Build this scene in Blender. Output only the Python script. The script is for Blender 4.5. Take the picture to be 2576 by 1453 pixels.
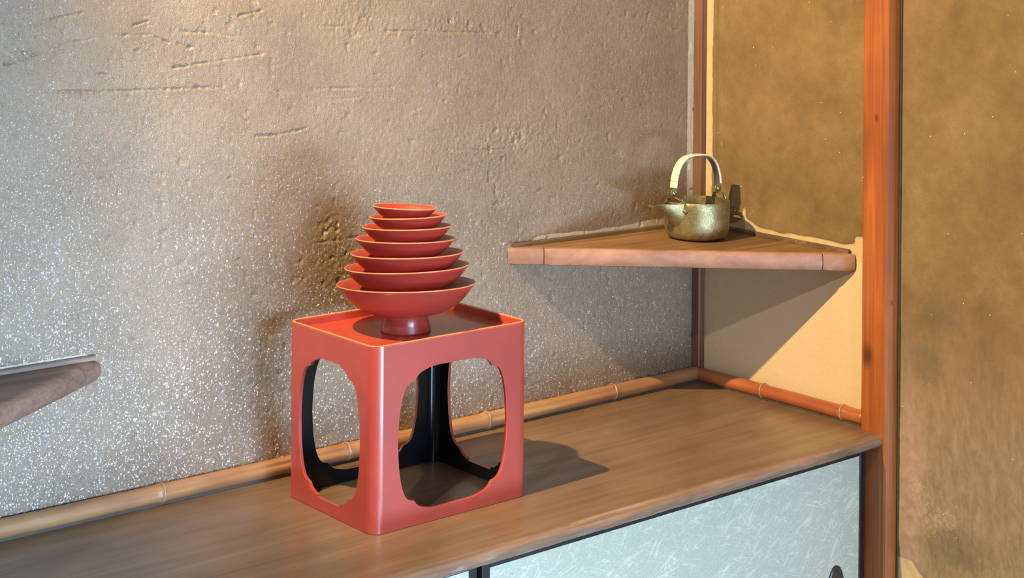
import bpy, bmesh, math, random
import numpy as np
from mathutils import Vector, Matrix
random.seed(5)
C = bpy.context.scene.collection
sc = bpy.context.scene
for o in list(bpy.data.objects): bpy.data.objects.remove(o)
PI = math.pi
R = math.radians

# ------------------------------------------------------------------ camera
cam = bpy.data.cameras.new('camera'); camo = bpy.data.objects.new('camera', cam); C.objects.link(camo)
cam.sensor_width = 36; cam.lens = 55.006; cam.shift_y = -0.3014; cam.clip_start = 0.05
camo.matrix_world = Matrix.Translation((-2.1067, -1.9826, 0.727)) @ (
    Matrix.Rotation(R(-39.9), 4, 'Z') @ Matrix.Rotation(R(90), 4, 'X') @ Matrix.Rotation(R(0.46), 4, 'Z'))
sc.camera = camo

# ------------------------------------------------------------------ light
sc.view_settings.view_transform = 'Standard'; sc.view_settings.look = 'None'
sc.view_settings.gamma = 1; sc.view_settings.use_curve_mapping = False
sc.view_settings.exposure = 0.62
w = bpy.data.worlds.new('world'); sc.world = w; w.use_nodes = True
w.node_tree.nodes['Background'].inputs[0].default_value = (0.80, 0.86, 1.0, 1)
w.node_tree.nodes['Background'].inputs[1].default_value = 0.12

def lamp(name, kind, loc, aim, power, col, **kw):
    l = bpy.data.lights.new(name, kind); l.energy = power; l.color = col
    for k, v in kw.items(): setattr(l, k, v)
    o = bpy.data.objects.new(name, l); C.objects.link(o); o.location = loc
    o.rotation_euler = (Vector(aim) - Vector(loc)).to_track_quat('-Z', 'Y').to_euler()
    return o
# warm downlight high on the left inside the alcove
lamp('alcove_downlight', 'SPOT', (-1.49, -0.335, 1.40), (-0.25, -0.24, 0.35), 168, (1.0, 0.68, 0.31),
     spot_size=R(82), spot_blend=1.0, shadow_soft_size=0.010)
# a second lamp of the room, further out on the left
lamp('room_lamp', 'SPOT', (-3.0, -1.5, 2.05), (-0.4, -0.2, 0.1), 72, (1.0, 0.93, 0.84),
     spot_size=R(60), spot_blend=0.5, shadow_soft_size=0.03)
# daylight from the window across the room
lamp('window_daylight', 'AREA', (-2.0, -3.5, 0.30), (-1.2, 0, 0.10), 17, (0.66, 0.80, 1.0),
     shape='RECTANGLE', size=0.55, size_y=1.4)
# lower daylight from the garden side opening further right
lamp('garden_daylight', 'AREA', (-1.45, -3.5, 0.50), (-1.65, 0, -0.18), 12.5, (0.50, 0.72, 1.0),
     shape='RECTANGLE', size=1.3, size_y=0.9, spread=R(46))
# bright sunlit veranda floor, low and further right
lamp('veranda_daylight', 'AREA', (-0.35, -3.2, -0.50), (-1.2, 0, 0.05), 52, (0.55, 0.76, 1.0),
     shape='RECTANGLE', size=1.3, size_y=0.45)

# ------------------------------------------------------------------ node helper
class M:
    def __init__(s, name):
        s.m = bpy.data.materials.new(name); s.m.use_nodes = True
        s.t = s.m.node_tree; s.b = s.t.nodes['Principled BSDF']; s._c = None
    def n(s, typ, **kw):
        nd = s.t.nodes.new(typ)
        for k, v in kw.items(): setattr(nd, k, v)
        return nd
    def put(s, sock, v):
        if v is None: return
        if isinstance(v, bpy.types.NodeSocket): s.t.links.new(v, sock)
        else:
            if isinstance(v, (tuple, list)) and len(v) == 3 and sock.type == 'RGBA': v = (*v, 1)
            sock.default_value = v
    def co(s, scale=(1, 1, 1), rot=(0, 0, 0), warp=None):
        if s._c is None: s._c = s.n('ShaderNodeTexCoord').outputs['Object']
        mp = s.n('ShaderNodeMapping'); s.put(mp.inputs['Vector'], warp or s._c)
        mp.inputs['Scale'].default_value = scale; mp.inputs['Rotation'].default_value = rot
        return mp.outputs[0]
    def noise(s, vec, scale, detail=3, rough=0.55, dist=0.0, col=False):
        nd = s.n('ShaderNodeTexNoise'); s.put(nd.inputs['Vector'], vec)
        nd.inputs['Scale'].default_value = scale; nd.inputs['Detail'].default_value = detail
        nd.inputs['Roughness'].default_value = rough; nd.inputs['Distortion'].default_value = dist
        return nd.outputs['Color' if col else 'Fac']
    def vor(s, vec, scale, feature='F1'):
        nd = s.n('ShaderNodeTexVoronoi', feature=feature); s.put(nd.inputs['Vector'], vec)
        nd.inputs['Scale'].default_value = scale
        return nd
    def ramp(s, fac, stops):
        nd = s.n('ShaderNodeValToRGB'); s.put(nd.inputs[0], fac); e = nd.color_ramp.elements
        while len(e) < len(stops): e.new(0.5)
        for el, (p, c) in zip(e, stops):
            el.position = p; el.color = (*c, 1) if isinstance(c, (tuple, list)) else (c, c, c, 1)
        return nd.outputs[0]
    def math(s, op, a, b=None, c=None, clamp=False):
        nd = s.n('ShaderNodeMath', operation=op, use_clamp=clamp)
        s.put(nd.inputs[0], a); s.put(nd.inputs[1], b); s.put(nd.inputs[2], c)
        return nd.outputs[0]
    def mix(s, f, a, b, mode='MIX'):
        nd = s.n('ShaderNodeMix', data_type='RGBA', blend_type=mode)
        s.put(nd.inputs[0], f); s.put(nd.inputs[6], a); s.put(nd.inputs[7], b)
        return nd.outputs[2]
    def attr(s, name):
        return s.n('ShaderNodeAttribute', attribute_name=name).outputs['Fac']
    def bump(s, h, strength, dist, nrm=None):
        nd = s.n('ShaderNodeBump'); s.put(nd.inputs['Height'], h)
        nd.inputs['Strength'].default_value = strength; nd.inputs['Distance'].default_value = dist
        if nrm: s.put(nd.inputs['Normal'], nrm)
        return nd.outputs[0]
    def out(s, col=None, rough=None, metal=None, nrm=None, spec=None, coat=None, coatr=None):
        for k, v in (('Base Color', col), ('Roughness', rough), ('Metallic', metal), ('Normal', nrm),
                     ('Specular IOR Level', spec), ('Coat Weight', coat), ('Coat Roughness', coatr)):
            s.put(s.b.inputs[k], v)
        return s.m

# ------------------------------------------------------------------ materials
def m_wood(name, axis, dark, mid, light, rough=0.38, scale=1.0, coat=0.0, bump=0.25, knots=(), grain=0.5):
    m = M(name); sq = [1, 1, 1]; sq[axis] = 0.07
    v = m.co(tuple(x * scale for x in sq))
    big = m.noise(v, 26, 4, 0.6, 1.2)
    fine = m.noise(m.co(tuple(x * scale for x in [1 if i != axis else 0.025 for i in range(3)])), 220, 3, 0.6)
    col = m.ramp(big, [(0.28, dark), (0.5, mid), (0.74, light)])
    col = m.mix(grain, col, m.ramp(fine, [(0.3, (0.45, 0.45, 0.45)), (0.7, (1.25, 1.25, 1.25))]), 'MULTIPLY')
    patch = m.noise(m.co(), 5, 3, 0.6)
    col = m.mix(0.55, col, m.ramp(patch, [(0.3, (0.62, 0.6, 0.6)), (0.7, (1.35, 1.3, 1.2))]), 'MULTIPLY')
    if knots:
        geo = m.co()
        for (kx, ky, kz, r) in knots:
            sub = m.n('ShaderNodeVectorMath', operation='SUBTRACT'); m.put(sub.inputs[0], geo); sub.inputs[1].default_value = (kx, ky, kz)
            mul = m.n('ShaderNodeVectorMath', operation='MULTIPLY'); m.put(mul.inputs[0], sub.outputs[0]); mul.inputs[1].default_value = (1, 1, 0.55)
            ln = m.n('ShaderNodeVectorMath', operation='LENGTH'); m.put(ln.inputs[0], mul.outputs[0])
            f = m.n('ShaderNodeMapRange'); m.put(f.inputs[0], ln.outputs['Value'])
            f.inputs[1].default_value = r * 0.4; f.inputs[2].default_value = r * 1.3; f.inputs[3].default_value = 0.85; f.inputs[4].default_value = 0
            col = m.mix(f.outputs[0], col, (0.05, 0.018, 0.008))
    rg = m.ramp(big, [(0.3, rough + 0.1), (0.7, rough - 0.05)])
    return m.out(col, rg, nrm=m.bump(fine, bump, 0.0006), coat=coat, coatr=0.25)

WOOD = m_wood('dark_counter_wood', 0, (0.135, 0.088, 0.052), (0.17, 0.112, 0.067), (0.215, 0.145, 0.088), 0.33, coat=0.4, grain=0.28)
NOSE = m_wood('shelf_edge_wood', 0, (0.21, 0.105, 0.072), (0.29, 0.155, 0.105), (0.38, 0.215, 0.145), 0.42, scale=0.5, grain=0.25)
SHELF = m_wood('shelf_board_wood', 0, (0.13, 0.07, 0.032), (0.20, 0.11, 0.05), (0.29, 0.165, 0.075), 0.45)
LSHELF = m_wood('left_shelf_wood', 0, (0.16, 0.095, 0.07), (0.22, 0.135, 0.10), (0.29, 0.18, 0.13), 0.42)
CLEAT = m_wood('cleat_wood', 0, (0.07, 0.045, 0.025), (0.11, 0.07, 0.038), (0.19, 0.12, 0.065), 0.55)
LCLEAT = m_wood('pale_cleat_wood', 0, (0.18, 0.13, 0.11), (0.25, 0.18, 0.145), (0.33, 0.24, 0.19), 0.5)
EDGE = m_wood('worn_highlit_counter_edge', 0, (0.12, 0.075, 0.052), (0.20, 0.13, 0.092), (0.34, 0.24, 0.18), 0.33, coat=0.2, scale=0.9)  # worn streaky grain, lightened to hold the lamp highlight along the nose
POST = m_wood('red_pine_post', 2, (0.22, 0.055, 0.010), (0.285, 0.080, 0.015), (0.35, 0.115, 0.027), 0.36, coat=0.15,
              knots=((-0.025, -0.452, 0.636, 0.006), (-0.03, -0.4207, 0.5087, 0.0035), (-0.03, -0.4063, 0.123, 0.011), (-0.02, -0.447, 0.213, 0.003)))
CPOST = m_wood('corner_post_wood', 2, (0.11, 0.050, 0.028), (0.155, 0.072, 0.040), (0.20, 0.10, 0.06), 0.45)

def m_bamboo(name, axis, c0, c1, c2):
    m = M(name); sq = [1, 1, 1]; sq[axis] = 0.04
    st = m.noise(m.co(tuple(sq)), 190, 3, 0.6)
    pat = m.noise(m.co(tuple(1 if i != axis else 0.35 for i in range(3))), 16, 3, 0.6)
    col = m.ramp(pat, [(0.3, c0), (0.5, c1), (0.72, c2)])
    col = m.mix(0.4, col, m.ramp(st, [(0.3, (0.6, 0.6, 0.6)), (0.7, (1.2, 1.2, 1.2))]), 'MULTIPLY')
    return m.out(col, 0.3, nrm=m.bump(st, 0.15, 0.0004), coat=0.2, coatr=0.2)
BAM_L = m_bamboo('smoked_bamboo', 0, (0.25, 0.115, 0.055), (0.35, 0.18, 0.085), (0.44, 0.27, 0.12))
BAM_R = m_bamboo('red_smoked_bamboo', 1, (0.25, 0.07, 0.025), (0.33, 0.105, 0.037), (0.40, 0.15, 0.05))
def plain(name, col, rough, metal=0.0, spec=0.5, coat=0.0, nscale=40, var=0.25):
    m = M(name); nz = m.noise(m.co(), nscale, 3)
    c = m.mix(1.0, m.ramp(nz, [(0.3, (1 - var,) * 3), (0.7, (1 + var,) * 3)]), col, 'MULTIPLY')
    return m.out(c, rough, metal, spec=spec, coat=coat, coatr=0.12)
NODE = plain('bamboo_node', (0.30, 0.22, 0.17), 0.3, nscale=120)
BLACK = plain('black_lacquer', (0.005, 0.005, 0.0055), 0.2, spec=0.32)
FRAME = plain('black_frame_lacquer', (0.010, 0.011, 0.012), 0.35)

def m_lacquer(name, col, coat=0.45):
    m = M(name)
    a = m.noise(m.co(), 9, 3, 0.6); b = m.noise(m.co(), 900, 2)
    c = m.mix(0.6, col, m.ramp(a, [(0.3, (0.82, 0.80, 0.80)), (0.7, (1.15, 1.2, 1.2))]), 'MULTIPLY')
    return m.out(c, m.ramp(a, [(0.3, 0.40), (0.7, 0.34)]), nrm=m.bump(b, 0.03, 0.0002), spec=0.5, coat=coat, coatr=0.10)
RED = m_lacquer('vermilion_lacquer', (0.36, 0.045, 0.030))
REDB = m_lacquer('vermilion_lacquer_bowl', (0.30, 0.034, 0.024), 0.3)
RIM = m_lacquer('lamplit_lacquer_rim', (0.66, 0.19, 0.08))  # lighter orange stands in for lamplight caught on the edges

def m_backwall():
    m = M('sandy_plaster_back')
    base = m.noise(m.co(), 5, 4, 0.6)
    g1 = m.noise(m.co(), 560, 3, 0.65); g2 = m.noise(m.co((1, 1, 0.45)), 150, 4, 0.6)
    col = m.ramp(base, [(0.3, (0.190, 0.135, 0.078)), (0.55, (0.245, 0.178, 0.108)), (0.75, (0.285, 0.212, 0.135))])
    col = m.mix(0.75, col, m.ramp(g1, [(0.33, (0.55, 0.55, 0.55)), (0.5, (1, 1, 1)), (0.72, (1.5, 1.5, 1.5))]), 'MULTIPLY')
    col = m.mix(0.5, col, m.ramp(g2, [(0.35, (0.8, 0.8, 0.8)), (0.7, (1.2, 1.2, 1.2))]), 'MULTIPLY')
    # pale lime plaster showing along edges (ragged)
    d = m.math('ADD', m.attr('pale'), m.math('MULTIPLY', m.math('SUBTRACT', m.noise(m.co(), 160, 4, 0.7), 0.5), 0.5))
    pf = m.ramp(d, [(0.48, 0.0), (0.56, 1.0)])
    col = m.mix(pf, col, m.mix(m.noise(m.co((1, 1, 0.25)), 130, 3), (0.42, 0.39, 0.29), (0.60, 0.56, 0.42)))
    # mica flakes, packed denser low left to paint in the window's sheen
    v = m.vor(m.co((1, 1, 0.8), warp=None), 440)
    sep = m.n('ShaderNodeSeparateColor'); m.put(sep.inputs[0], v.outputs['Color'])
    dens = m.noise(m.co(), 7, 3, 0.6)
    thr = m.math('ADD', m.math('MULTIPLY', dens, 0.5), m.math('MULTIPLY', m.attr('mica'), 0.60))
    fl = m.math('MULTIPLY', m.math('GREATER_THAN', m.math('ADD', thr, sep.outputs[0]), 1.17),
                m.math('LESS_THAN', v.outputs['Distance'], m.math('ADD', 0.22, m.math('MULTIPLY', sep.outputs[1], 0.3))))
    fl = m.math('MULTIPLY', fl, m.math('SUBTRACT', 1.0, pf))
    col = m.mix(fl, col, (0.86, 0.89, 0.95))
    # each flake tips its own way
    off = m.n('ShaderNodeVectorMath', operation='SUBTRACT'); m.put(off.inputs[0], v.outputs['Color']); off.inputs[1].default_value = (0.5, 0.5, 0.5)
    scl = m.n('ShaderNodeVectorMath', operation='SCALE'); m.put(scl.inputs[0], off.outputs[0]); m.put(scl.inputs['Scale'], m.math('MULTIPLY', fl, 0.9))
    grain = m.bump(g1, 0.8, 0.0013, m.bump(g2, 0.45, 0.0014))
    add = m.n('ShaderNodeVectorMath', operation='ADD'); m.put(add.inputs[0], grain); m.put(add.inputs[1], scl.outputs[0])
    nm = m.n('ShaderNodeVectorMath', operation='NORMALIZE'); m.put(nm.inputs[0], add.outputs[0])
    m.b.inputs['Coat IOR'].default_value = 1.75; m.put(m.b.inputs['Coat Normal'], nm.outputs[0])
    rg = m.mix(fl, (0.5,) * 3, (0.26,) * 3)
    return m.out(col, rg, m.math('ADD', m.math('MULTIPLY', fl, 0.45), 0.20), nm.outputs[0], spec=0.6, coat=0.40, coatr=0.30)
def m_rightwall():
    m = M('earthen_plaster_right')
    a = m.noise(m.co(), 7, 5, 0.62); b = m.noise(m.co(), 34, 4, 0.65, 0.4); g = m.noise(m.co(), 520, 3, 0.6)
    col = m.ramp(a, [(0.28, (0.118, 0.078, 0.033)), (0.5, (0.162, 0.108, 0.047)), (0.75, (0.212, 0.146, 0.070))])
    col = m.mix(0.5, col, m.ramp(b, [(0.3, (0.75, 0.78, 0.72)), (0.7, (1.22, 1.2, 1.22))]), 'MULTIPLY')
    col = m.mix(0.45, col, m.ramp(g, [(0.3, (0.7, 0.7, 0.7)), (0.7, (1.25, 1.25, 1.25))]), 'MULTIPLY')
    low = m.attr('low')
    stk = m.noise(m.co((1, 1, 0.30), (R(38), 0, 0)), 90, 5, 0.65, 0.5)
    col = m.mix(m.math('MULTIPLY', low, 0.75), col, m.mix(1.0, (0.235, 0.175, 0.110), m.ramp(stk, [(0.32, (0.74, 0.74, 0.74)), (0.5, (1, 1, 1)), (0.72, (1.3, 1.28, 1.25))]), 'MULTIPLY'))
    col = m.mix(m.math('MULTIPLY', m.attr('rosy'), 0.8), col, m.mix(m.noise(m.co(), 70, 4, 0.6, 0.5), (0.20, 0.13, 0.085), (0.42, 0.30, 0.22)))
    rag = m.math('MULTIPLY', m.math('SUBTRACT', m.noise(m.co(), 130, 5, 0.75), 0.5), 0.7)
    # damp dark stains and worn lighter patches with shapes of their own
    st = m.ramp(m.math('ADD', m.attr('stain'), rag), [(0.40, 0.0), (0.75, 1.0)])
    col = m.mix(m.math('MULTIPLY', st, 0.45), col, (0.095, 0.072, 0.042))
    wr = m.ramp(m.math('ADD', m.attr('worn'), m.math('MULTIPLY', rag, 1.6)), [(0.46, 0.0), (0.62, 1.0)])
    col = m.mix(m.math('MULTIPLY', wr, 0.6), col, (0.36, 0.27, 0.185))
    pf = m.ramp(m.math('ADD', m.attr('pale'), m.math('MULTIPLY', rag, 0.55)), [(0.47, 0.0), (0.55, 1.0)])
    cream = m.mix(m.noise(m.co(), 60, 3), (0.40, 0.315, 0.175), (0.50, 0.40, 0.235))
    col = m.mix(pf, col, cream)
    sp = m.vor(m.co(), 130); s2 = m.n('ShaderNodeSeparateColor'); m.put(s2.inputs[0], sp.outputs['Color'])
    dot = m.math('MULTIPLY', m.math('GREATER_THAN', s2.outputs[0], 0.994), m.math('LESS_THAN', sp.outputs['Distance'], 0.09))
    col = m.mix(dot, col, (0.9, 0.85, 0.7))
    col = m.mix(m.ramp(m.attr('paper'), [(0.45, 0.0), (0.55, 1.0)]), col, m.mix(m.noise(m.co(), 200, 3), (0.52, 0.405, 0.255), (0.57, 0.45, 0.29)))
    return m.out(col, 0.75, nrm=m.bump(g, 0.3, 0.0010, m.bump(b, 0.35, 0.003)), spec=0.3)
def m_paper():
    m = M('fibre_flecked_door_paper')
    base = m.noise(m.co(), 300, 4, 0.7)
    col = m.ramp(base, [(0.3, (0.33, 0.345, 0.275)), (0.7, (0.45, 0.465, 0.38))])
    for i, (ang, sc_, th) in enumerate(((24, 60, 0.014), (-18, 75, 0.012), (52, 50, 0.012), (8, 95, 0.012), (-48, 70, 0.008), (35, 110, 0.010))):
        v = m.co((0.05, 1, 1), (0, R(ang), 0)) if False else m.co((1, 1, 1), (0, R(ang), 0))
        mp = m.n('ShaderNodeMapping'); m.put(mp.inputs[0], v); mp.inputs['Scale'].default_value = (0.10, 1, 1); mp.inputs['Location'].default_value = (i * 3.1, 0, i * 1.7)
        nz = m.noise(mp.outputs[0], sc_, 2, 0.5, 0.15)
        line = m.math('LESS_THAN', m.math('ABSOLUTE', m.math('SUBTRACT', nz, 0.5)), th)
        gate = m.ramp(m.noise(m.co(), 22 + 7 * i, 2), [(0.46, 0.0), (0.60, 0.42)])
        col = m.mix(m.math('MULTIPLY', line, gate), col, (0.62, 0.63, 0.53))
    return m.out(col, 0.7, nrm=m.bump(base, 0.2, 0.0006), spec=0.3)
def m_brass():
    m = M('hammered_gilt_bronze')
    a = m.noise(m.co(), 55, 4, 0.65, 0.6); p = m.noise(m.co(), 320, 4, 0.75, 0.8)
    col = m.ramp(a, [(0.3, (0.21, 0.175, 0.08)), (0.55, (0.34, 0.30, 0.155)), (0.75, (0.46, 0.43, 0.27))])
    col = m.mix(0.5, col, m.ramp(p, [(0.35, (0.55, 0.55, 0.5)), (0.65, (1.2, 1.2, 1.15))]), 'MULTIPLY')
    return m.out(col, m.ramp(p, [(0.3, 0.48), (0.7, 0.33)]), 0.85, m.bump(p, 0.35, 0.0010))
BRASS = m_brass()
LUG = plain('dark_bronze', (0.30, 0.26, 0.15), 0.38, 0.9, nscale=200)
SILVER = plain('grey_metal_strap', (0.30, 0.34, 0.38), 0.35, 0.9, nscale=200)
def m_wrap():
    m = M('pale_rattan_wrap'); z = m.noise(m.co((1, 1, 1)), 260, 3, 0.6)
    col = m.ramp(z, [(0.3, (0.60, 0.50, 0.36)), (0.6, (0.82, 0.73, 0.56))])
    return m.out(col, 0.5, nrm=m.bump(z, 0.2, 0.0005))
WRAP = m_wrap()
FLOOR = plain('tatami_floor', (0.42, 0.36, 0.22), 0.7, nscale=15)
PLAIN_WALL = plain('plain_earth_wall', (0.30, 0.23, 0.15), 0.8, nscale=12)
GAP = plain('shadow_gap_wood', (0.06, 0.045, 0.03), 0.6)

# ------------------------------------------------------------------ object helpers
def link(name, me, mats, parent=None, smooth=False, **tags):
    o = bpy.data.objects.new(name, me); C.objects.link(o)
    for x in (mats if isinstance(mats, (list, tuple)) else [mats]): me.materials.append(x)
    if smooth:
        for p in me.polygons: p.use_smooth = True
    if parent: o.parent = parent
    for k, v in tags.items(): o[k] = v
    return o
def empty(name, loc, label, cat, group=None):
    o = bpy.data.objects.new(name, None); C.objects.link(o); o.location = loc; o.empty_display_size = 0.02
    o['label'] = label; o['category'] = cat
    if group: o['group'] = group
    return o
def frombm(bm, name='m'):
    bmesh.ops.recalc_face_normals(bm, faces=bm.faces)
    me = bpy.data.meshes.new(name); bm.to_mesh(me); bm.free(); return me
def box_bm(x0, x1, y0, y1, z0, z1, bev=0.0, seg=2):
    bm = bmesh.new(); bmesh.ops.create_cube(bm, size=1)
    for v in bm.verts: v.co = Vector(((x0 + x1) / 2 + v.co.x * (x1 - x0), (y0 + y1) / 2 + v.co.y * (y1 - y0), (z0 + z1) / 2 + v.co.z * (z1 - z0)))
    if bev: bmesh.ops.bevel(bm, geom=list(bm.edges), offset=bev, segments=seg, affect='EDGES', profile=0.5)
    return bm
def prism_bm(pts, axis, a0, a1):
    """closed polygon pts (2-D) extruded along axis from a0 to a1."""
    bm = bmesh.new()
    def P(p, a):
        return (a, p[0], p[1]) if axis == 0 else (p[0], a, p[1]) if axis == 1 else (p[0], p[1], a)
    A = [bm.verts.new(P(p, a0)) for p in pts]; B = [bm.verts.new(P(p, a1)) for p in pts]
    n = len(pts)
    for i in range(n): bm.faces.new((A[i], A[(i + 1) % n], B[(i + 1) % n], B[i]))
    bm.faces.new(A); bm.faces.new(B[::-1])
    return bm
def lathe_bm(prof, n=96, closed=True):
    bm = bmesh.new(); rings = []
    for (r, z) in prof:
        if r < 1e-6: rings.append([bm.verts.new((0, 0, z))])
        else: rings.append([bm.verts.new((r * math.cos(2 * PI * i / n), r * math.sin(2 * PI * i / n), z)) for i in range(n)])
    for a, b in zip(rings, rings[1:]):
        for i in range(n):
            j = (i + 1) % n
            if len(a) == 1 and len(b) == 1: continue
            if len(a) == 1: bm.faces.new((a[0], b[i], b[j]))
            elif len(b) == 1: bm.faces.new((a[i], a[j], b[0]))
            else: bm.faces.new((a[i], a[j], b[j], b[i]))
    return bm
def smooth_curve(pts, k=6):
    """Catmull-Rom through pts."""
    pts = [Vector(p) for p in pts]; out = []
    P = [2 * pts[0] - pts[1]] + pts + [2 * pts[-1] - pts[-2]]
    for i in range(1, len(P) - 2):
        for j in range(k):
            t = j / k
            out.append(0.5 * ((2 * P[i]) + (-P[i - 1] + P[i + 1]) * t + (2 * P[i - 1] - 5 * P[i] + 4 * P[i + 1] - P[i + 2]) * t * t + (-P[i - 1] + 3 * P[i] - 3 * P[i + 1] + P[i + 2]) * t ** 3))
    out.append(pts[-1]); return out
def autosmooth(o, ang=35):
    me = o.data
    for p in me.polygons: p.use_smooth = True
    bm = bmesh.new(); bm.from_mesh(me)
    for e in bm.edges:
        e.smooth = not (len(e.link_faces) == 2 and e.calc_face_angle(0) > R(ang))
    bm.to_mesh(me); bm.free()

# ------------------------------------------------------------------ numpy noise for the plaster relief
def vn(u, v, seed):
    rs = np.random.RandomState(seed); T = rs.rand(256, 256)
    iu = np.floor(u).astype(int); iv = np.floor(v).astype(int); fu = u - iu; fv = v - iv
    fu = fu * fu * (3 - 2 * fu); fv = fv * fv * (3 - 2 * fv)
    g = lambda a, b: T[a % 256, b % 256]
    return (g(iu, iv) * (1 - fu) + g(iu + 1, iv) * fu) * (1 - fv) + (g(iu, iv + 1) * (1 - fu) + g(iu + 1, iv + 1) * fu) * fv
def fbm(u, v, sc_, seed, oct=4, ratio=0.5):
    s = 0; a = 1; t = 0
    for k in range(oct):
        s = s + a * vn(u * sc_ * 2 ** k + 37, v * sc_ * 2 ** k + 91, seed + k); t += a; a *= ratio
    return s / t
def segd(U, V, pts):
    best = np.full(U.shape, 9.0); side = np.zeros(U.shape)
    for (a, b) in zip(pts, pts[1:]):
        ax, ay = a; bx, by = b; dx, dy = bx - ax, by - ay; L2 = dx * dx + dy * dy
        t = np.clip(((U - ax) * dx + (V - ay) * dy) / L2, 0, 1)
        d = np.hypot(U - ax - t * dx, V - ay - t * dy)
        m_ = d < best; best = np.where(m_, d, best)
        s = (V - ay) - (dy / dx if abs(dx) > 1e-4 else 0) * (U - ax)
        side = np.where(m_, s, side)
    return best, side
def blob(U, V, u, v, ru, rv):
    return np.exp(-(((U - u) / ru) ** 2 + ((V - v) / rv) ** 2))
def axis_pts(lo, a, b, hi, step, coarse):
    out = []
    if lo < a: out += list(np.arange(lo, a, coarse))
    out += list(np.arange(a, b, step)); out += [b]
    if hi > b: out += list(np.arange(b + coarse, hi + coarse * .5, coarse))
    return np.array(out)
def grid_wall(name, us, vs, hfun, place, mat, attrs, **tags):
    U, V = np.meshgrid(us, vs); H = hfun(U, V); nu, nv = len(us), len(vs)
    co = place(U, V, H).reshape(-1, 3)
    idx = np.arange(nu * nv).reshape(nv, nu)
    q = np.stack([idx[:-1, :-1], idx[:-1, 1:], idx[1:, 1:], idx[1:, :-1]], -1).reshape(-1, 4)
    me = bpy.data.meshes.new(name)
    me.vertices.add(len(co)); me.vertices.foreach_set('co', co.ravel())
    me.loops.add(q.size); me.loops.foreach_set('vertex_index', q.ravel())
    me.polygons.add(len(q)); me.polygons.foreach_set('loop_start', np.arange(0, q.size, 4))
    me.polygons.foreach_set('use_smooth', np.ones(len(q), bool)); me.update(); me.validate()
    for k, f in attrs.items():
        a = me.attributes.new(k, 'FLOAT', 'POINT'); a.data.foreach_set('value', np.clip(f(U, V), -2, 2).astype(np.float32).ravel())
    return link(name, me, mat, None, **tags)

# shelf plane (the corner shelf leans a few millimetres)
def shz(x, y): return 0.283 - 0.0077 * x + 0.0166 * y
sstep = lambda x: 1 / (1 + np.exp(-np.clip(x, -40, 40)))

SCR = [[(-1.2669, 0.6639), (-1.2016, 0.6791)], [(-1.3035, 0.6126), (-1.2175, 0.6388), (-1.1876, 0.6436)],
 [(-1.1548, 0.6479), (-1.1004, 0.6476), (-1.0724, 0.636)], [(-1.0553, 0.6513), (-1.0083, 0.6489), (-0.9665, 0.642)],
 [(-1.0588, 0.6346), (-1.0377, 0.6281)], [(-1.0659, 0.6014), (-1.0431, 0.6024)], [(-1.035, 0.6039), (-0.9215, 0.6169)],
 [(-1.2514, 0.5743), (-1.1727, 0.5717), (-0.9859, 0.5706)], [(-0.9609, 0.6723), (-0.9241, 0.6801)],
 [(-0.9324, 0.4969), (-0.8949, 0.4977), (-0.8463, 0.5038)], [(-1.1279, 0.6606), (-1.1047, 0.6663)],
 [(-0.7077, 0.6474), (-0.4913, 0.641)], [(-0.8259, 0.5628), (-0.688, 0.5588)], [(-0.8267, 0.6557), (-0.7819, 0.6551)],
 [(-0.5633, 0.6006), (-0.5414, 0.6084)], [(-0.5811, 0.455), (-0.4597, 0.4486)], [(-0.4353, 0.6507), (-0.4368, 0.6322)],
 [(-0.6517, 0.52), (-0.6362, 0.5242)], [(-1.1815, 0.5957), (-1.1625, 0.594)], [(-0.7898, 0.3583), (-0.7908, 0.3103)],
 [(-0.8237, 0.3316), (-0.752, 0.3329)], [(-0.7988, 0.545), (-0.7504, 0.5465)]]
ROUGH = [(-1.112, 0.631, 0.045, 0.013), (-1.10, 0.5665, 0.11, 0.006), (-0.77, 0.66, 0.055, 0.04), (-0.575, 0.655, 0.10, 0.018),
         (-0.45, 0.46, 0.15, 0.04), (-0.78, 0.30, 0.06, 0.09), (-0.90, 0.14, 0.03, 0.10), (-1.29, 0.62, 0.03, 0.012), (-1.04, 0.622, 0.02, 0.012)]
def h_back(U, V):
    h = 0.0016 * (fbm(U, V, 9, 1, 3) - 0.5) + 0.0006 * (fbm(U, V, 45, 11, 3) - 0.5)
    rough = 0.25 + 0.35 * fbm(U, V, 6, 60, 2)
    for (u, v, a, b) in ROUGH: rough = rough + 0.9 * blob(U, V, u, v, a, b)
    h = h + rough * 0.0010 * (fbm(U, V, 230, 21, 2, 0.6) - 0.5) * 1.3
    pit = fbm(U, V, 75, 33, 2); h = h - 0.0016 * np.clip(pit - 0.74, 0, 1) * 8 * np.clip(rough, 0.5, 1.2)
    for i, s in enumerate(SCR):
        d, side = segd(U, V, s)
        wob = 0.0016 * (fbm(U, V, 130, 70 + i, 2) - 0.5) * 2
        d = np.abs(d + wob)
        dep = 0.0021 * (0.55 + 0.9 * fbm(U, V, 60, 90 + i, 2)) * (1.0 if i < 11 else 0.6)
        h = h - dep * np.exp(-(d / 0.0013) ** 2) * np.clip(2.4 * fbm(U, V, 45, 130 + i, 2) - 0.25, 0.3, 1)
        h = h + 0.0003 * np.exp(-((d - 0.004) / 0.003) ** 2) * (side < 0)
    return h
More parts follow.
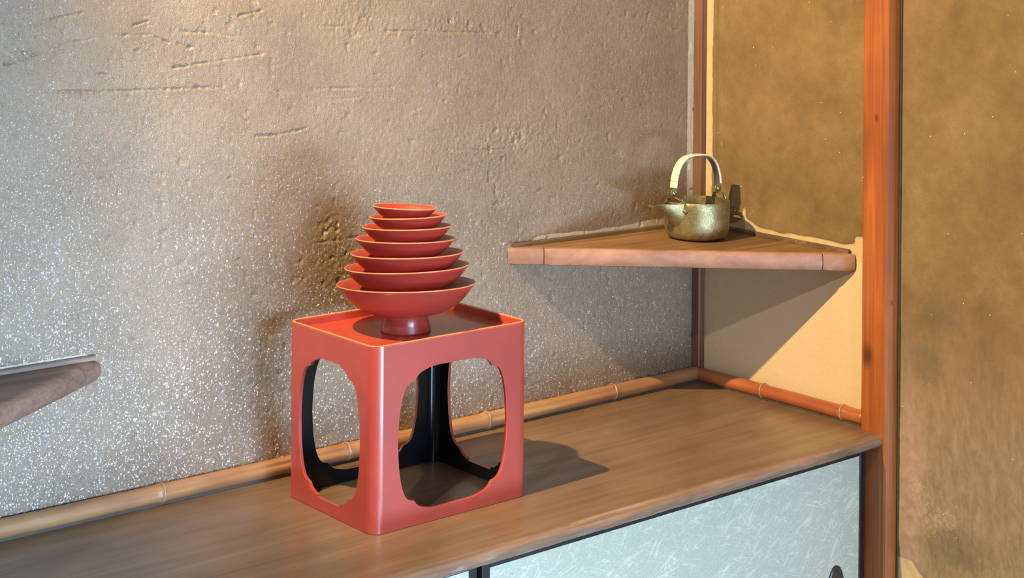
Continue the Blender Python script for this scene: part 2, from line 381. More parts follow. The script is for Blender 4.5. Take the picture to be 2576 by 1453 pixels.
def pale_back(U, V):
    a = sstep((U + 0.0295) / 0.0022) * sstep((V - 0.29) / 0.004)                  # strip beside the corner post
    line = shz(U, 0) + 0.012 + 0.006 * blob(U, V, -0.10, 0.30, 0.06, 1) + 0.004 * (fbm(U, V * 0, 30, 5, 2) - 0.5)
    b = sstep((line - V) / 0.0018) * (V > shz(U, 0) - 0.005) * sstep((U + 0.40) / 0.01)
    c = sstep((0.2195 - V) / 0.0018) * (V > 0.19) * sstep((-1.185 - U) / 0.006)
    d = sstep((0.0300 - V) / 0.0012) * sstep((V + 0.01) / 0.001) * 0.5
    e = 0.35 * blob(U, V, -1.175, 0.214, 0.004, 0.008) + 0.8 * blob(U, V, -0.463, 0.293, 0.003, 0.004)
    return np.clip(a + b + c + d + e, 0, 1)
def mica(U, V):  # flake density rises low left, putting window sheen into the colour
    return np.clip(1.15 - (V - 0.0) / 0.62 - (U + 1.31) / 3.2, 0.1, 1.0)
XS = axis_pts(-1.66, -1.655, 0.0, 0.0, 0.0015, 0.02); ZS = axis_pts(-0.72, -0.01, 0.84, 1.6, 0.0015, 0.04)
grid_wall('wall_back', XS, ZS, h_back, lambda U, V, H: np.stack([U, -H, V], -1), m_backwall(),
          {'pale': pale_back, 'mica': mica}, kind='structure', label='sandy grey-brown plaster wall with mica flecks and scratches')

def pale_right(U, V):   # U = Y, V = Z
    a = sstep((U + 0.0345 + 0.004 * (fbm(V, U * 0, 40, 3, 3) - 0.5)) / 0.0018) * sstep((V - 0.28) / 0.003)
    line = shz(0, U) + 0.013 + 0.011 * blob(U, V * 0, -0.118, 0, 0.022, 1) + 0.005 * (fbm(U, V * 0, 40, 5, 2) - 0.5)
    b = sstep((line - V) / 0.0018) * (V > 0.25) * (U > -0.40)
    c = sstep((-0.356 - U) / 0.002) * (U > -0.43) * sstep((0.307 - V) / 0.003)
    d = blob(U, V, -0.112, 0.315, 0.006, 0.018) * 0.7
    e = sstep((-0.198 - np.maximum(0, -0.474 - U) * 1.0 - V) / 0.003) * sstep((U + 0.503) / 0.003) * sstep((V + 0.30) / 0.01) * (U < -0.44)
    return np.clip(a + b + c + d + e, 0, 1)
def paper_right(U, V): return sstep((shz(0, U) - 0.012 - V) / 0.002) * sstep((U + 0.42) / 0.002)
def stain_right(U, V):
    s = 0.95 * blob(U, V, -0.52, 0.215, 0.05, 0.035) + 0.7 * blob(U, V, -0.50, 0.12, 0.03, 0.03) + 0.7 * blob(U, V, -0.55, -0.15, 0.05, 0.035)
    s = s + 0.8 * blob(U, V, -0.0455, 0.5, 0.006, 9) * (V > 0.29) + 0.5 * fbm(U, V, 14, 44, 3) * (U < -0.44) * (V < 0.2)
    return s
def worn_right(U, V):
    s = 0.26 * blob(U, V, -0.48, -0.08, 0.03, 0.08) + 0.3 * blob(U, V, -0.50, 0.10, 0.03, 0.03) + 0.33 * blob(U, V, -0.535, -0.12, 0.04, 0.05)
    s = s + 0.5 * blob(U, V, -0.057, 0.53, 0.0025, 9) * (V > 0.32) + 0.45 * blob(U, V, -0.13, 0.32, 0.02, 0.02) + 0.4 * blob(U, V, -0.19, 0.65, 0.02, 0.03)
    s = s + 0.45 * blob(U, V, -0.505, 0.24, 0.008, 0.012) + 0.35 * fbm(U, V, 20, 77, 3) * (V < 0.1)
    return s
def low_right(U, V): return sstep((0.10 - V) / 0.05) * (U < -0.44)
def rosy_right(U, V):
    edge = -0.485 - 0.025 * (fbm(U, V, 25, 321, 3) - 0.5) * 2 + 0.12 * np.clip(V - 0.0, -0.05, 0.2)
    return sstep((U - edge) / 0.004) * (U < -0.44) * sstep((0.045 - V) / 0.03)
def h_right(U, V):
    p = sstep((pale_right(U, V) + 0.35 * (fbm(U, V, 130, 8, 3) - 0.5) - 0.5) / 0.05)
    pp = paper_right(U, V)
    h = 0.0014 * (fbm(U, V, 9, 201, 3) - 0.5) + 0.0007 * (fbm(U, V, 60, 211, 3) - 0.5)
    lo = sstep((0.05 - V) / 0.05) * (U < -0.44)
    h = h + lo * 0.0035 * (fbm(U * 1.3, V * 0.8, 55, 231, 4, 0.6) - 0.5)
    h = h - 0.0012 * p
    return np.where(pp > 0.5, -0.0012, h)
YS = axis_pts(-1.5, -0.72, 0.0, 0.0, 0.0020, 0.04)
ZR = axis_pts(-0.72, -0.36, 0.74, 1.6, 0.0020, 0.04)
grid_wall('wall_right', YS, ZR, h_right, lambda U, V, H: np.stack([-H, U, V], -1), m_rightwall(),
          {'pale': pale_right, 'paper': paper_right, 'stain': stain_right, 'worn': worn_right, 'low': low_right, 'rosy': rosy_right}, kind='structure',
          label='brown earthen plaster wall with pale ragged edges on the right')
link('wall_left', frombm(box_bm(-1.70, -1.64, -0.43, 0.0, -0.72, 1.6)), PLAIN_WALL, kind='structure')
link('floor', frombm(box_bm(-4.5, 0.1, -4.2, 0.1, -0.76, -0.72)), FLOOR, kind='structure')

# ------------------------------------------------------------------ counter
ct = empty('counter', (-0.85, -0.2, -0.012), 'dark brown polished wooden counter running along the back wall', 'counter')
inv = lambda o: Matrix.Translation(-Vector(o.location))
def attach(o, parent):
    o.parent = parent; o.matrix_parent_inverse = inv(parent) ; return o
yc, a_, b_ = -0.413, 0.024, 0.012
nx = 260; xs = np.linspace(-1.64, -0.0305, nx); bm = bmesh.new(); rings = []
fz = fbm(xs * 9, xs * 0, 3, 301, 4) - 0.5
for i, x in enumerate(xs):
    ring = [(0.0 - 0.001, -0.0), (yc, 0.0)]
    for k in range(1, 14):
        t = PI * k / 14
        w_ = 1 + 0.10 * fz[i] * 2 + 0.05 * math.sin(k * 2.1 + x * 60) * (vn(np.array([x * 25.]), np.array([k * .7]), 9)[0])
        ring.append((yc - a_ * math.sin(t) * w_, -b_ + b_ * math.cos(t)))
    ring += [(yc, -2 * b_), (-0.001, -2 * b_)]
    rings.append([bm.verts.new((x, y, z)) for (y, z) in ring])
n = len(rings[0])
for A, B in zip(rings, rings[1:]):
    for k in range(n): bm.faces.new((A[k], A[(k + 1) % n], B[(k + 1) % n], B[k]))
bm.faces.new(rings[0]); bm.faces.new(rings[-1][::-1])
o = link('board', frombm(bm), [WOOD, EDGE]); autosmooth(o, 40); attach(o, ct)
for p in o.data.polygons:
    c = p.center
    if c.y < yc - 0.010 + 0.006 * (vn(np.array([c.x * 40.]), np.array([2.]), 6)[0] - 0.5): p.material_index = 1  # nose faces take the wood with the highlight in its colour
o = link('board_end', frombm(box_bm(-0.0305, -0.0015, -0.3925, -0.001, -0.024, 0.0)), WOOD); attach(o, ct)

# ------------------------------------------------------------------ posts
pts = [(-0.0015, -0.4455), (-0.0145, -0.4468), (-0.0175, -0.4462), (-0.0275, -0.4425), (-0.0298, -0.4395), (-0.030, -0.436), (-0.030, -0.402), (-0.0295, -0.3965), (-0.0265, -0.3925), (-0.022, -0.3915), (-0.0015, -0.3915)]
bm = bmesh.new(); zz = np.linspace(-0.72, 1.6, 60); rings = []
for z in zz:
    wob = (vn(np.array([z * 7.]), np.array([0.3]), 4)[0] - 0.5) * 0.0015
    rings.append([bm.verts.new((x - (wob if x < -0.01 else 0), y, z)) for (x, y) in pts])
for A, B in zip(rings, rings[1:]):
    for k in range(len(pts)): bm.faces.new((A[k], A[(k + 1) % len(pts)], B[(k + 1) % len(pts)], B[k]))
bm.faces.new(rings[0]); bm.faces.new(rings[-1])
o = link('wooden_post', frombm(bm), POST, label='tall reddish-orange wooden post at the right end of the counter', category='post'); autosmooth(o, 20)
pts = [(-0.0005, -0.0185), (-0.0115, -0.0185), (-0.0139, -0.0165), (-0.0139, -0.0005), (-0.0005, -0.0005)]
o = link('wooden_post', frombm(prism_bm(pts, 2, 0.0, 1.6)), CPOST, label='slim dark wooden post in the corner behind the kettle', category='post'); autosmooth(o, 15)
# dark gap between post and plaster on its right
link('trim_1', frombm(box_bm(-0.004, -0.0018, -0.4490, -0.4465, -0.72, 1.6)), GAP, kind='structure')

# ------------------------------------------------------------------ bamboo rails
def bamboo(rail, axis, R0, start, end, nodes, cy, cz, mat, grooves, seglen=0.004):
    """internodes between nodes, each a mesh, node rings between"""
    marks = [start] + nodes + [end]
    rs = random.Random(11)
    N = 40
    for i, (a, b) in enumerate(zip(marks, marks[1:])):
        bm = bmesh.new(); rings = []; k = max(8, int(abs(b - a) / seglen)); g = grooves[i % len(grooves)]
        for j in range(k + 1):
            t = a + (b - a) * j / k
            e = 0.0
            for nd in nodes: e += 0.0015 * math.exp(-((t - nd) / 0.0060) ** 2)
            rr = R0 * (1 + 0.02 * math.sin(t * 9 + i)) + e
            ring = []
            for q in range(N):
                th = 2 * PI * q / N; r = rr
                if g:
                    dth = (th - g[0] + PI) % (2 * PI) - PI
                    fade = min(1, abs(t - (b if g[2] else a)) / 0.20 + 0.0) if False else 1
                    r -= g[1] * math.exp(-(dth / 0.28) ** 2) * fade
                c, s = r * math.cos(th), r * math.sin(th)
                # th = 0 points into the room, PI/2 up
                p = (t, cy - c, cz + s) if axis == 0 else (cy - c, t, cz + s)
                ring.append(bm.verts.new(p))
            rings.append(ring)
        for A, B in zip(rings, rings[1:]):
            for q in range(N): bm.faces.new((A[q], A[(q + 1) % N], B[(q + 1) % N], B[q]))
        bm.faces.new(rings[0]); bm.faces.new(rings[-1])
        o = link('internode', frombm(bm), mat, smooth=True); attach(o, rail)
    for nd in nodes:
        bm = bmesh.new(); rings = []
        for j in range(9):
            u = -1 + j / 4; t = nd + u * 0.0014; rr = R0 + 0.0011 + 0.0010 * math.sqrt(max(0, 1 - u * u))
            lean = 0.0015
            ring = []
            for q in range(N):
                th = 2 * PI * q / N; c, s = rr * math.cos(th), rr * math.sin(th)
                p = (t + lean * math.sin(th * 1), cy - c, cz + s) if axis == 0 else (cy - c, t + lean * math.sin(th), cz + s)
                ring.append(bm.verts.new(p))
            rings.append(ring)
        for A, B in zip(rings, rings[1:]):
            for q in range(N): bm.faces.new((A[q], A[(q + 1) % N], B[(q + 1) % N], B[q]))
        bm.faces.new(rings[0]); bm.faces.new(rings[-1])
        o = link('node', frombm(bm), NODE, smooth=True, label='pale raised bamboo node ring'); attach(o, rail)
rl = empty('bamboo_rail', (-0.8, -0.0135, 0.0), 'long smoked bamboo rail along the foot of the back wall', 'bamboo rail')
bamboo(rl, 0, 0.0125, -1.64, -0.016, [-1.38, -1.087, -0.781, -0.5096, -0.2276], -0.0145, 0.0142, BAM_L,
       [None, (0.2, 0.0008, 0), (0.55, 0.0034, 0), None, (0.5, 0.0028, 0), None])
rl2 = empty('bamboo_rail', (-0.0135, -0.2, 0.0), 'short reddish bamboo rail along the foot of the right wall', 'bamboo rail')
bamboo(rl2, 1, 0.0118, -0.3905, -0.0165, [-0.3474, -0.1741], -0.0135, 0.0140, BAM_R, [None])
# dark seats the rails rest on
o = link('seat_strip', frombm(box_bm(-1.64, -0.016, -0.0215, -0.004, 0.0, 0.004)), GAP); attach(o, rl)
o = link('seat_strip', frombm(box_bm(-0.020, -0.004, -0.3905, -0.022, 0.0, 0.004)), GAP); attach(o, rl2)

# ------------------------------------------------------------------ corner shelves
def corner_shelf(name, A, B, corner, th, label, mats, zf, cap=0.062, rnd=0.0):
    """A: tip on the back wall, B: tip on the side wall, corner: where both meet (2-D)."""
    A, B, K = Vector(A), Vector(B), Vector(corner)
    root = empty(name, (K.x, K.y, zf(K.x, K.y)), label, 'shelf')
    f = (B - A); L = f.length; f.normalize(); nrm = Vector((f.y, -f.x))
    if nrm.dot(A - K) < 0: nrm = -nrm
    def nosed(a, b, inner_depth, mat, nm, seam=0):
        """strip of front edge between distances a and b with a softly rounded nose."""
        bm = bmesh.new(); rings = []; kk = max(4, int((b - a) / 0.01))
        for i in range(kk + 1):
            s = a + (b - a) * i / kk; e = 0
            for w_ in (abs(s - a), abs(s - b)): e = max(e, 0.0012 * math.exp(-w_ / 0.0012))
            P = A + f * s
            top = []
            prof = [(-inner_depth, 0.0), (-0.004, 0.0), (-0.0015, -0.0012), (0.0, -0.005), (0.0008, -th / 2), (0.0, -th + 0.005), (-0.0015, -th + 0.0012), (-0.004, -th), (-inner_depth, -th)]
            if rnd:
                prof = [(-inner_depth - 0.006, 0.0)] + [(-rnd + rnd * math.sin(PI * k / 12), -th / 2 + th / 2 * math.cos(PI * k / 12)) for k in range(13)] + [(-inner_depth - 0.006, -th)]
            ring = []
            for (d, z) in prof:
                q = P + nrm * (d - (e if d > -0.01 else 0)); zz = z + (-e if z > -th / 2 else e) * (0.5 if d > -0.01 else 0)
                ring.append(bm.verts.new((q.x, q.y, zf(q.x, q.y) + zz)))
            rings.append(ring)
        n = len(rings[0])
        for X, Y in zip(rings, rings[1:]):
            for k in range(n): bm.faces.new((X[k], X[(k + 1) % n], Y[(k + 1) % n], Y[k]))
        bm.faces.new(rings[0]); bm.faces.new(rings[-1])
        o = link(nm, frombm(bm), mat); autosmooth(o, 25); attach(o, root)
    g = 0.0006
    wedge = 0.005
    # main board: triangle behind the edge strips
    d = 0.012
    A2 = A + (K - A).normalized() * 0.0145; 
    tri = [K, A + f * 0.0 + (K - A).normalized() * (d / max(1e-3, abs((K - A).normalized().dot(nrm)))), B + (K - B).normalized() * (d / max(1e-3, abs((K - B).normalized().dot(nrm))))]
    bm = bmesh.new()
    T = [bm.verts.new((p.x, p.y, zf(p.x, p.y) - 0.0003)) for p in tri]; Bt = [bm.verts.new((p.x, p.y, zf(p.x, p.y) - th + 0.0003)) for p in tri]
    bm.faces.new(T); bm.faces.new(Bt[::-1])
    for i in range(3): bm.faces.new((T[i], Bt[i], Bt[(i + 1) % 3], T[(i + 1) % 3]))
    o = link('board', frombm(bm), mats[0]); attach(o, root)
    nosed(cap + g, L - cap * 0.9 - g, d, mats[1], 'front_edge')
    nosed(0.002, cap - g, d + 0.003, mats[1], 'end_cap'); nosed(L - cap * 0.9 + g, L - 0.002, d + 0.003, mats[1], 'end_cap')
    # cleats on top along the walls
    for (P, Q, off) in ((A, K, 0), (K, B, 1)):
        u = (Q - P).normalized(); nn = Vector((-u.y, u.x))
        third = B if off == 0 else A
        if nn.dot(third - P) < 0: nn = -nn
        p0 = P + u * (0.012 if off == 0 else 0.02); p1 = Q - u * (0.02 if off == 0 else 0.012)
        bm = bmesh.new(); rings = []
        for i in range(25):
            p = p0 + (p1 - p0) * i / 24
            base = zf(p.x, p.y); ring = []
            for (dd, hh) in ((0.001, 0.0), (0.0065, 0.0), (0.0062, 0.0048), (0.0045, 0.0064), (0.001, 0.0066)):
                q = p + nn * dd; ring.append(bm.verts.new((q.x, q.y, base + hh)))
            rings.append(ring)
        for X, Y in zip(rings, rings[1:]):
            for k in range(5): bm.faces.new((X[k], X[(k + 1) % 5], Y[(k + 1) % 5], Y[k]))
        bm.faces.new(rings[0]); bm.faces.new(rings[-1])
        o = link('cleat', frombm(bm), mats[2]); attach(o, root)
    return root
corner_shelf('corner_shelf', (-0.457, -0.001), (-0.0015, -0.361), (-0.0015, -0.001), 0.0285,
             'triangular wooden corner shelf carrying the kettle, with a pinkish-brown front edge', (SHELF, NOSE, CLEAT), shz)
corner_shelf('corner_shelf', (-1.168, -0.001), (-1.639, -0.352), (-1.639, -0.001), 0.032,
             'dark brown corner shelf cut off by the left edge of the photo', (LSHELF, LSHELF, LCLEAT), lambda x, y: 0.2105 + 0 * x, cap=0.045, rnd=0.013)

# ------------------------------------------------------------------ cabinet with sliding doors
PAPER = m_paper()
cb = empty('cabinet', (-0.83, -0.38, -0.70), 'low built-in cabinet under the counter with pale sliding doors', 'cabinet')
def cpart(name, bm, mat, parent=cb, **t):
    o = link(name, frombm(bm), mat, **t)
    o.parent = parent
    if parent is cb: o.matrix_parent_inverse = inv(cb)
    return o
cpart('back_board', box_bm(-1.63, -0.035, -0.33, -0.30, -0.68, -0.026), PLAIN_WALL)
cpart('top_rail', box_bm(-1.63, -0.0315, -0.402, -0.335, -0.031, -0.0245), FRAME)
cpart('bottom_rail', box_bm(-1.63, -0.0315, -0.425, -0.335, -0.719, -0.69, 0.002), FRAME)
def door(x0, x1, y, pull_x):
    z0, z1 = -0.688, -0.0305
    core = cpart('sliding_door', box_bm(x0 + 0.004, x1 - 0.004, y + 0.004, y + 0.014, z0 + 0.004, z1 - 0.002), FRAME)
    def sub(name, bm, mat, **t):
        o = link(name, frombm(bm), mat, **t); o.parent = core; return o
    sub('paper_panel', box_bm(x0 + 0.0135, x1 - 0.0135, y + 0.0015, y + 0.006, z0 + 0.012, z1 - 0.007), PAPER, label='pale grey-green paper with long fibres')
    sub('stile', box_bm(x0, x0 + 0.0135, y, y + 0.018, z0, z1, 0.0012), FRAME); sub('stile', box_bm(x1 - 0.0135, x1, y, y + 0.018, z0, z1, 0.0012), FRAME)
    sub('rail', box_bm(x0 + 0.0135, x1 - 0.0135, y, y + 0.018, z1 - 0.0075, z1), FRAME); sub('rail', box_bm(x0 + 0.0135, x1 - 0.0135, y, y + 0.018, z0, z0 + 0.012), FRAME)
    prof = [(0.0, 0.0012), (0.6, 0.0010), (0.78, 0.0006), (0.84, -0.0008), (0.93, -0.0018), (1.0, -0.0006), (1.0, 0.004)]
    bm = lathe_bm(prof, 48)
    for v in bm.verts:
        x, yy, z = v.co; v.co = Vector((pull_x + x * 0.0205, y - 0.0003 + z, -0.244 + yy * 0.042))
    sub('finger_pull', bm, PULL, label='oval dark metal finger pull')
PULL = plain('dark_metal_pull', (0.075, 0.072, 0.075), 0.28, 0.6, nscale=90)
door(-0.8295, -0.0312, -0.4045, -0.1035)
door(-1.60, -0.8305, -0.3960, -1.52)

# ------------------------------------------------------------------ red lacquer stand
BX0, BX1, BY0, BY1, BH = -0.933, -0.667, -0.305, -0.092, 0.246
bcx, bcy = (BX0 + BX1) / 2, (BY0 + BY1) / 2
def rrect(hx, hy, r, n=10):
    out = []
    for (sx, sy, a0) in ((1, 1, 0), (-1, 1, 90), (-1, -1, 180), (1, -1, 270)):
        for k in range(n + 1):
            a = R(a0 + 90 * k / n); out.append((sx * (hx - r) + r * math.cos(a), sy * (hy - r) + r * math.sin(a)))
    return out
def opening(a, b):
    q = [(0, b), (a * 0.35, b - 0.0004), (a - 0.048, b - 0.0028), (a - 0.038, b - 0.0058), (a - 0.031, b - 0.0105), (a - 0.0285, b - 0.0140),
         (a - 0.0265, b - 0.0160), (a - 0.0205, b - 0.0175), (a - 0.0145, b - 0.0215), (a - 0.0095, b - 0.0300), (a - 0.0055, b - 0.0430), (a - 0.0020, b - 0.0640), (a, 0)]
    s1 = smooth_curve([(x, y, 0) for x, y in q[:7]], 4); s2 = smooth_curve([(x, y, 0) for x, y in q[6:]], 4)
    Q = [(p.x, p.y) for p in s1] + [(p.x, p.y) for p in s2[1:]]
    full = Q[:]
    full += [(x, -y) for (x, y) in Q[-2::-1]]
    full += [(-x, -y) for (x, y) in Q[1:]]
    full += [(-x, y) for (x, y) in Q[-2:0:-1]]
    return full
st = empty('lacquer_stand', (bcx, bcy, 0.0), 'red lacquered openwork box stand with scalloped openings, standing on the counter', 'stand')
hx, hy = (BX1 - BX0) / 2, (BY1 - BY0) / 2
TH = 0.0048
def tmp(bm, mat):
    me = frombm(bm); me.materials.append(mat); o = bpy.data.objects.new('t', me); C.objects.link(o); return o
def sh(pts, dx=0, dy=0): return [(x + dx, y + dy) for x, y in pts]
body = tmp(prism_bm(rrect(hx, hy, 0.0165), 2, 0.0004, BH), RED)
cut = [tmp(prism_bm(rrect(hx - TH, hy - TH, 0.0125), 2, -0.02, 0.2300), BLACK),
       tmp(prism_bm(rrect(hx - TH, hy - TH, 0.0125), 2, 0.2345, 0.30), RED),
       tmp(prism_bm(sh(opening(0.0935, 0.0955), 0, 0.1135), 1, -0.2, 0.2), RED),
       tmp(prism_bm(sh(opening(0.0750, 0.0955), 0, 0.1135), 0, -0.2, 0.2), RED)]
for c in cut:
    md = body.modifiers.new('b', 'BOOLEAN'); md.operation = 'DIFFERENCE'; md.object = c; md.solver = 'EXACT'; md.material_mode = 'TRANSFER'
md = body.modifiers.new('bev', 'BEVEL'); md.width = 0.0009; md.segments = 3; md.limit_method = 'ANGLE'; md.angle_limit = R(50)
dg = bpy.context.evaluated_depsgraph_get(); me = bpy.data.meshes.new_from_object(body.evaluated_get(dg))
for c in cut + [body]: bpy.data.objects.remove(c)
mats = [m_ for m_ in me.materials]
o = bpy.data.objects.new('body', me); C.objects.link(o); autosmooth(o, 40); o.parent = st
md = o.modifiers.new('wn', 'WEIGHTED_NORMAL'); md.keep_sharp = True; md.weight = 100
o['label'] = 'red lacquer outside, black lacquer inside'
# split off the top tray plate as its own part: thin floor panel of the tray
bm = prism_bm(rrect(hx - TH - 0.0002, hy - TH - 0.0002, 0.012), 2, 0.2346, 0.2354)
o = link('tray_floor', frombm(bm), RED); o.parent = st
# rim: fine band on the upper edge, lamplight painted into its colour
bm = bmesh.new(); N_ = rrect(hx - TH / 2, hy - TH / 2, 0.0145, 12); nn = len(N_); rings = []
for i, (x, y) in enumerate(N_):
    px, py = N_[i - 1]; qx, qy = N_[(i + 1) % nn]; t = Vector((qx - px, qy - py)).normalized(); nr = Vector((t.y, -t.x))
    ring = []
    for k in range(9):
        a = PI * k / 8; ring.append(bm.verts.new((x + nr.x * 0.00245 * math.cos(a), y + nr.y * 0.00245 * math.cos(a), BH - 0.0012 + 0.0022 * math.sin(a))))
    rings.append(ring)
for i in range(nn):
    A, B = rings[i], rings[(i + 1) % nn]
    for k in range(8): bm.faces.new((A[k], A[k + 1], B[k + 1], B[k]))
o = link('rim', frombm(bm), RIM, smooth=True, label='orange rim with lamplight in its colour'); o.parent = st

# ------------------------------------------------------------------ stacked cups
SX, SY = -0.812, -0.2085
rims = [(0.3025, 0.0976, 1.35), (0.3266, 0.0875, 2.3), (0.3456, 0.0796, 1.5), (0.3655, 0.0702, 0.5), (0.3824, 0.0631, 1.3), (0.3970, 0.0544, 2.4), (0.4093, 0.0453, -1.9)]
offs = [(0, 0), (0.0006, -0.0004), (0.0008, -0.0006), (-0.0012, 0.001), (0.0004, 0), (0.0016, -0.0013), (-0.0022, 0.0019)]
labs = ['largest red lacquer cup, footed, at the bottom of the stack on the stand',
        'second largest red lacquer cup, resting in the footed bottom cup',
        'third red lacquer cup from the bottom of the tapering stack',
        'middle red lacquer cup of the stack of seven',
        'third red lacquer cup from the top of the tapering stack',
        'second smallest red lacquer cup, just under the topmost one',
        'smallest red lacquer cup on top of the stack, its inside catching the light']
tray_z = 0.2356
prev_bottom = tray_z
for i, ((rz, rr, tilt), (ox, oy), lab) in enumerate(zip(rims, offs, labs)):
    k = rr / 0.0976; depth = 0.0450 * k if i == 0 else 0.0425 * k
    rz0 = rz
    root = empty('sake_cup', (SX + ox, SY + oy, 0), lab, 'cup', 'stack of seven red lacquer cups')
    # local origin: foot bottom centre
    foot_bottom = prev_bottom
    if i: foot_bottom += 0.0003
    H = rz0 - foot_bottom
    root.location.z = foot_bottom
    zb = H - depth                                  # underside of the body at the axis
    fr0, fr1 = (0.0315 * k, 0.0355 * k) if i == 0 else (0.030 * k, 0.031 * k)
    t = 0.0021
    outer = [(fr0, zb + 0.0012)]
    for j in range(1, 17):
        u = j / 16; r = fr0 + (rr - fr0) * u
        z = zb + depth * (r / rr) ** 3.5
        z = max(z, zb + 0.001); outer.append((r, z))
    inner = []
    for j in range(17, -1, -1):
        u = j / 17; r = (rr - t) * u
        z = zb + depth * (r / rr) ** 3.5 + t * 0.95
        inner.append((r, min(z, H - 0.0006)))
    prof = outer[:-1] + [(rr - 0.0003, H - 0.0016), (rr, H - 0.0006), (rr - 0.0006, H), (rr - 0.0016, H - 0.0002)] + inner[1:]
    prof = [(0.0, zb + 0.0006), (fr0 * 0.98, zb + 0.001)] + prof[0:]
    b = link('bowl', frombm(lathe_bm(prof, 128)), [REDB, RIM], root, smooth=True)
    for p in b.data.polygons:
        c = p.center; 
        if c.z > H - 0.0012 and math.hypot(c.x, c.y) > rr - 0.0019: p.material_index = 1  # cup rims carry the same painted lamplight
    # tilt the bowl about the view axis (towards the right of the photo)
    rot = Matrix.Rotation(-R(tilt - 0.3), 4, Vector((0.641, 0.767, 0)))
    rot = Matrix.Rotation(-R(3.6), 4, Vector((0.767, -0.641, 0))) @ rot
    piv = Vector((0, 0, H))
    zshift = 0
    Mx = Matrix.Translation(piv) @ rot @ Matrix.Translation(-piv)
    b.data.transform(Mx)
    fp = [(fr0 * 0.80, 0.0004), (fr1 - 0.0006, 0.0), (fr1, 0.0009), (fr1 * 0.985, 0.003), (fr0 + (fr1 - fr0) * 0.35, zb * 0.5), (fr0 * 0.985, zb * 0.85), (fr0 * 1.01, zb + 0.0022), (fr0 * 0.7, zb + 0.0018), (fr0 * 0.75, 0.003), (fr0 * 0.80, 0.0004)]
    f = link('foot', frombm(lathe_bm(fp, 96)), [REDB], root, smooth=True); autosmooth(f, 50)
    prev_bottom = foot_bottom + zb + t * 0.95 + 0.0012
    dz = prev_bottom

# ------------------------------------------------------------------ kettle
KX, KY = -0.1135, -0.1048; KZ = shz(KX, KY) + 0.0006
kt = empty('kettle', (KX, KY, KZ), 'small brassy bronze kettle with a pale arched handle on the corner shelf', 'kettle')
ang = math.atan2(-0.068, -0.994) - R(4); kt.rotation_euler = (0, 0, ang)      # local +X points along the spout
RB, HK, t = 0.0565, 0.0655, 0.0016
prof = [(0, 0.0003), (0.030, 0.0), (0.042, 0.0006), (0.0495, 0.0035), (0.0538, 0.0085), (0.0556, 0.016), (0.0563, 0.030), (0.0566, 0.048), (0.0567, HK - 0.0008), (0.0564, HK), (0.0567 - t, HK), (0.0550, 0.05),
        (0.0545, 0.03), (0.0535, 0.016), (0.050, 0.008), (0.040, 0.003), (0, 0.0026)]
pr = smooth_curve([(r, z, 0) for r, z in prof[:9]], 3); pr2 = prof[9:]
bm = lathe_bm([(max(0, p.x), p.y) for p in pr] + pr2, 96)
# cut the rim notch where the spout leaves the body
kb = link('body', frombm(bm), BRASS, kt); autosmooth(kb, 45)
# spout: an open beak lofted from the wall to the lip
sec = [  # s (distance along axis), half width, top z, depth
    (0.0515, 0.0225, HK - 0.0005, 0.046), (0.0560, 0.0215, HK - 0.0008, 0.041), (0.062, 0.0185, HK - 0.0012, 0.033), (0.070, 0.0145, HK - 0.0010, 0.0245),
    (0.079, 0.0112, HK - 0.0002, 0.0175), (0.088, 0.0092, HK + 0.0008, 0.0125), (0.098, 0.0088, HK + 0.0012, 0.0085), (0.107, 0.0090, HK + 0.0006, 0.0052), (0.1125, 0.0075, HK - 0.0012, 0.0026)]
bm = bmesh.new(); rings = []
for (s, hw, top, dp) in sec:
    ring = []
    for (k0, off) in ((0, 0.0), (1, 0.0014)):
        row = []
        for k in range(17):
            a = PI * k / 16; x = s - 0.25 * (dp - 0.002) * math.sin(a) * 0.0
            y = -(hw - off) * math.cos(a) * (1 if abs(math.cos(a)) < 0.98 else 1); z = top - (dp - off) * math.sin(a) ** 0.9
            row.append((x, y, z))
        ring.append(row)
    full = ring[0] + ring[1][::-1]
    rings.append([bm.verts.new(p) for p in full])
n = len(rings[0])
for A, B in zip(rings, rings[1:]):
    for k in range(n): bm.faces.new((A[k], A[(k + 1) % n], B[(k + 1) % n], B[k]))
bm.faces.new(rings[0]); bm.faces.new(rings[-1])
sp = link('spout', frombm(bm), BRASS, kt); autosmooth(sp, 50)
# lugs: strap arching from rivet to rivet over the rim, upright ear with a pivot
def strap_bm(pts, width_dir, w_, t_):
    pts = smooth_curve(pts, 6); bm = bmesh.new(); rings = []
    for i, p in enumerate(pts):
        a = pts[max(0, i - 1)]; b = pts[min(len(pts) - 1, i + 1)]; tg = (b - a).normalized()
        wd = Vector(width_dir(p)); wd = (wd - tg * wd.dot(tg)).normalized(); nr = tg.cross(wd)
        u = i / (len(pts) - 1); ww = w_ * (1 + 0.5 * (math.exp(-(u / 0.12) ** 2) + math.exp(-((1 - u) / 0.12) ** 2)))
        rings.append([bm.verts.new(p + wd * ww * sx + nr * t_ * sy) for sx, sy in ((-.5, -.5), (.5, -.5), (.5, .5), (-.5, .5))])
    for A, B in zip(rings, rings[1:]):
        for k in range(4): bm.faces.new((A[k], A[(k + 1) % 4], B[(k + 1) % 4], B[k]))
    bm.faces.new(rings[0]); bm.faces.new(rings[-1])
    bmesh.ops.bevel(bm, geom=list(bm.edges), offset=t_ * 0.2, segments=1, affect='EDGES')
    return bm
def rivet(parent, loc, axis, r=0.0036):
    bm = lathe_bm([(0, 0.0022), (r * 0.5, 0.0020), (r * 0.85, 0.0011), (r, 0.0), (r, -0.0012), (0, -0.0012)], 20)
    o = link('rivet', frombm(bm), LUG, parent, smooth=True)
    o.rotation_euler = Vector(axis).to_track_quat('Z', 'Y').to_euler(); o.location = loc
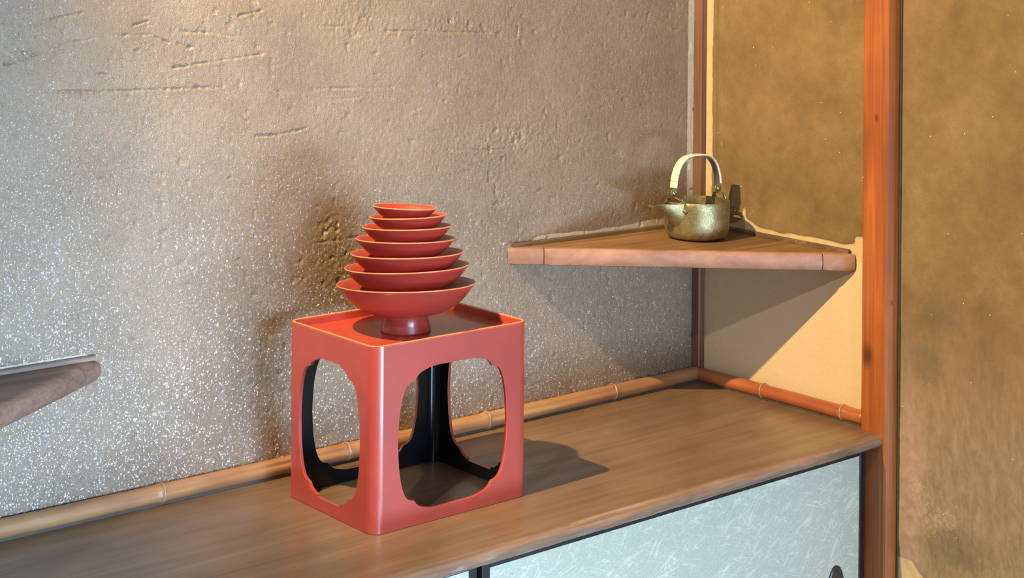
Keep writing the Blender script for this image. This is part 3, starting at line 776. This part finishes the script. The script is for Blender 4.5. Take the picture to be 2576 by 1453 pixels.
for sgn, half, ear in ((1, R(23), 0.0575), (-1, R(15), 0.0530)):
    def onb(a, z, rad=0.0580): return (sgn * rad * math.cos(a), rad * math.sin(a), z)
    zt = HK + 0.0088
    path = [onb(-half, HK - 0.0135), onb(-half * 0.95, HK - 0.004), onb(-half * 0.72, HK + 0.004, 0.0575), (sgn * (ear + 0.0005), -0.006, zt), (sgn * (ear + 0.0005), 0.006, zt), onb(half * 0.72, HK + 0.004, 0.0575), onb(half * 0.95, HK - 0.004), onb(half, HK - 0.0135)]
    lug = link('lug', frombm(strap_bm(path, lambda p: (p.x, p.y * 0.4, 0.0) if p.z > HK + 0.005 else (-p.y, p.x, 0), 0.0070, 0.0022)), LUG, kt)
    for s2 in (-1, 1): rivet(lug, onb(s2 * half, HK - 0.0130, 0.0592), (sgn * math.cos(half), s2 * math.sin(half), 0))
    # ear: round upright plate facing across the handle
    bm = lathe_bm([(0, 0.0011), (0.0072, 0.0011), (0.0078, 0.0004), (0.0078, -0.0004), (0.0072, -0.0011), (0, -0.0011)], 32)
    e = link('ear', frombm(bm), LUG, kt); autosmooth(e, 40); e.parent = lug
    e.rotation_euler = (R(90), 0, 0); e.location = (sgn * ear, -0.0005, HK + 0.0160)
    rivet(lug, (sgn * ear, 0.0016, HK + 0.0155), (0, 1, 0), 0.0038)
# handle: metal strap with pale rattan wrapping
def arch(t_, z0, top, hw):
    a = PI * t_; c, s = math.cos(a), math.sin(a)
    x = hw * math.copysign(abs(c) ** 0.66, c); z = z0 + (top - z0) * abs(s) ** 0.86
    return Vector((x + 0.0025, 0, z))
def arc_strap(t0, t1, n, wfun, thick, dz, mat, name, parent=kt, r_in=0.0):
    bm = bmesh.new(); rings = []
    for i in range(n + 1):
        t_ = t0 + (t1 - t0) * i / n
        p = arch(t_, HK + 0.0130, 0.1430 + dz, 0.0555 + dz); a = arch(max(0, t_ - 0.004), HK + 0.0130, 0.1430 + dz, 0.0555 + dz); b = arch(min(1, t_ + 0.004), HK + 0.0130, 0.1430 + dz, 0.0555 + dz)
        tg = (b - a).normalized(); nr = Vector((tg.z, 0, -tg.x)); w_ = wfun((t_), i / n)
        ring = []
        for (sx, sy) in ((-.5, -.3), (-.42, -.5), (.42, -.5), (.5, -.3), (.5, .3), (.42, .5), (-.42, .5), (-.5, .3)):
            ring.append(bm.verts.new(p + Vector((0, 1, 0)) * w_ * sx + nr * thick * sy))
        rings.append(ring)
    for A, B in zip(rings, rings[1:]):
        for k in range(8): bm.faces.new((A[k], A[(k + 1) % 8], B[(k + 1) % 8], B[k]))
    bm.faces.new(rings[0]); bm.faces.new(rings[-1])
    o = link(name, frombm(bm), mat, parent); autosmooth(o, 40); return o
hd = arc_strap(0.012, 0.988, 60, lambda t_, u: 0.0125, 0.0018, -0.0016, SILVER, 'handle')
K_ = 17
for k in range(K_):
    a = 0.045 + 0.91 * k / K_; b = 0.045 + 0.91 * (k + 1) / K_
    arc_strap(a + 0.0012, b - 0.0012, 5, lambda t_, u: 0.0165 - 0.0005 * abs(u * 2 - 1), 0.0026, 0.0006, WRAP, 'wrapping', hd)
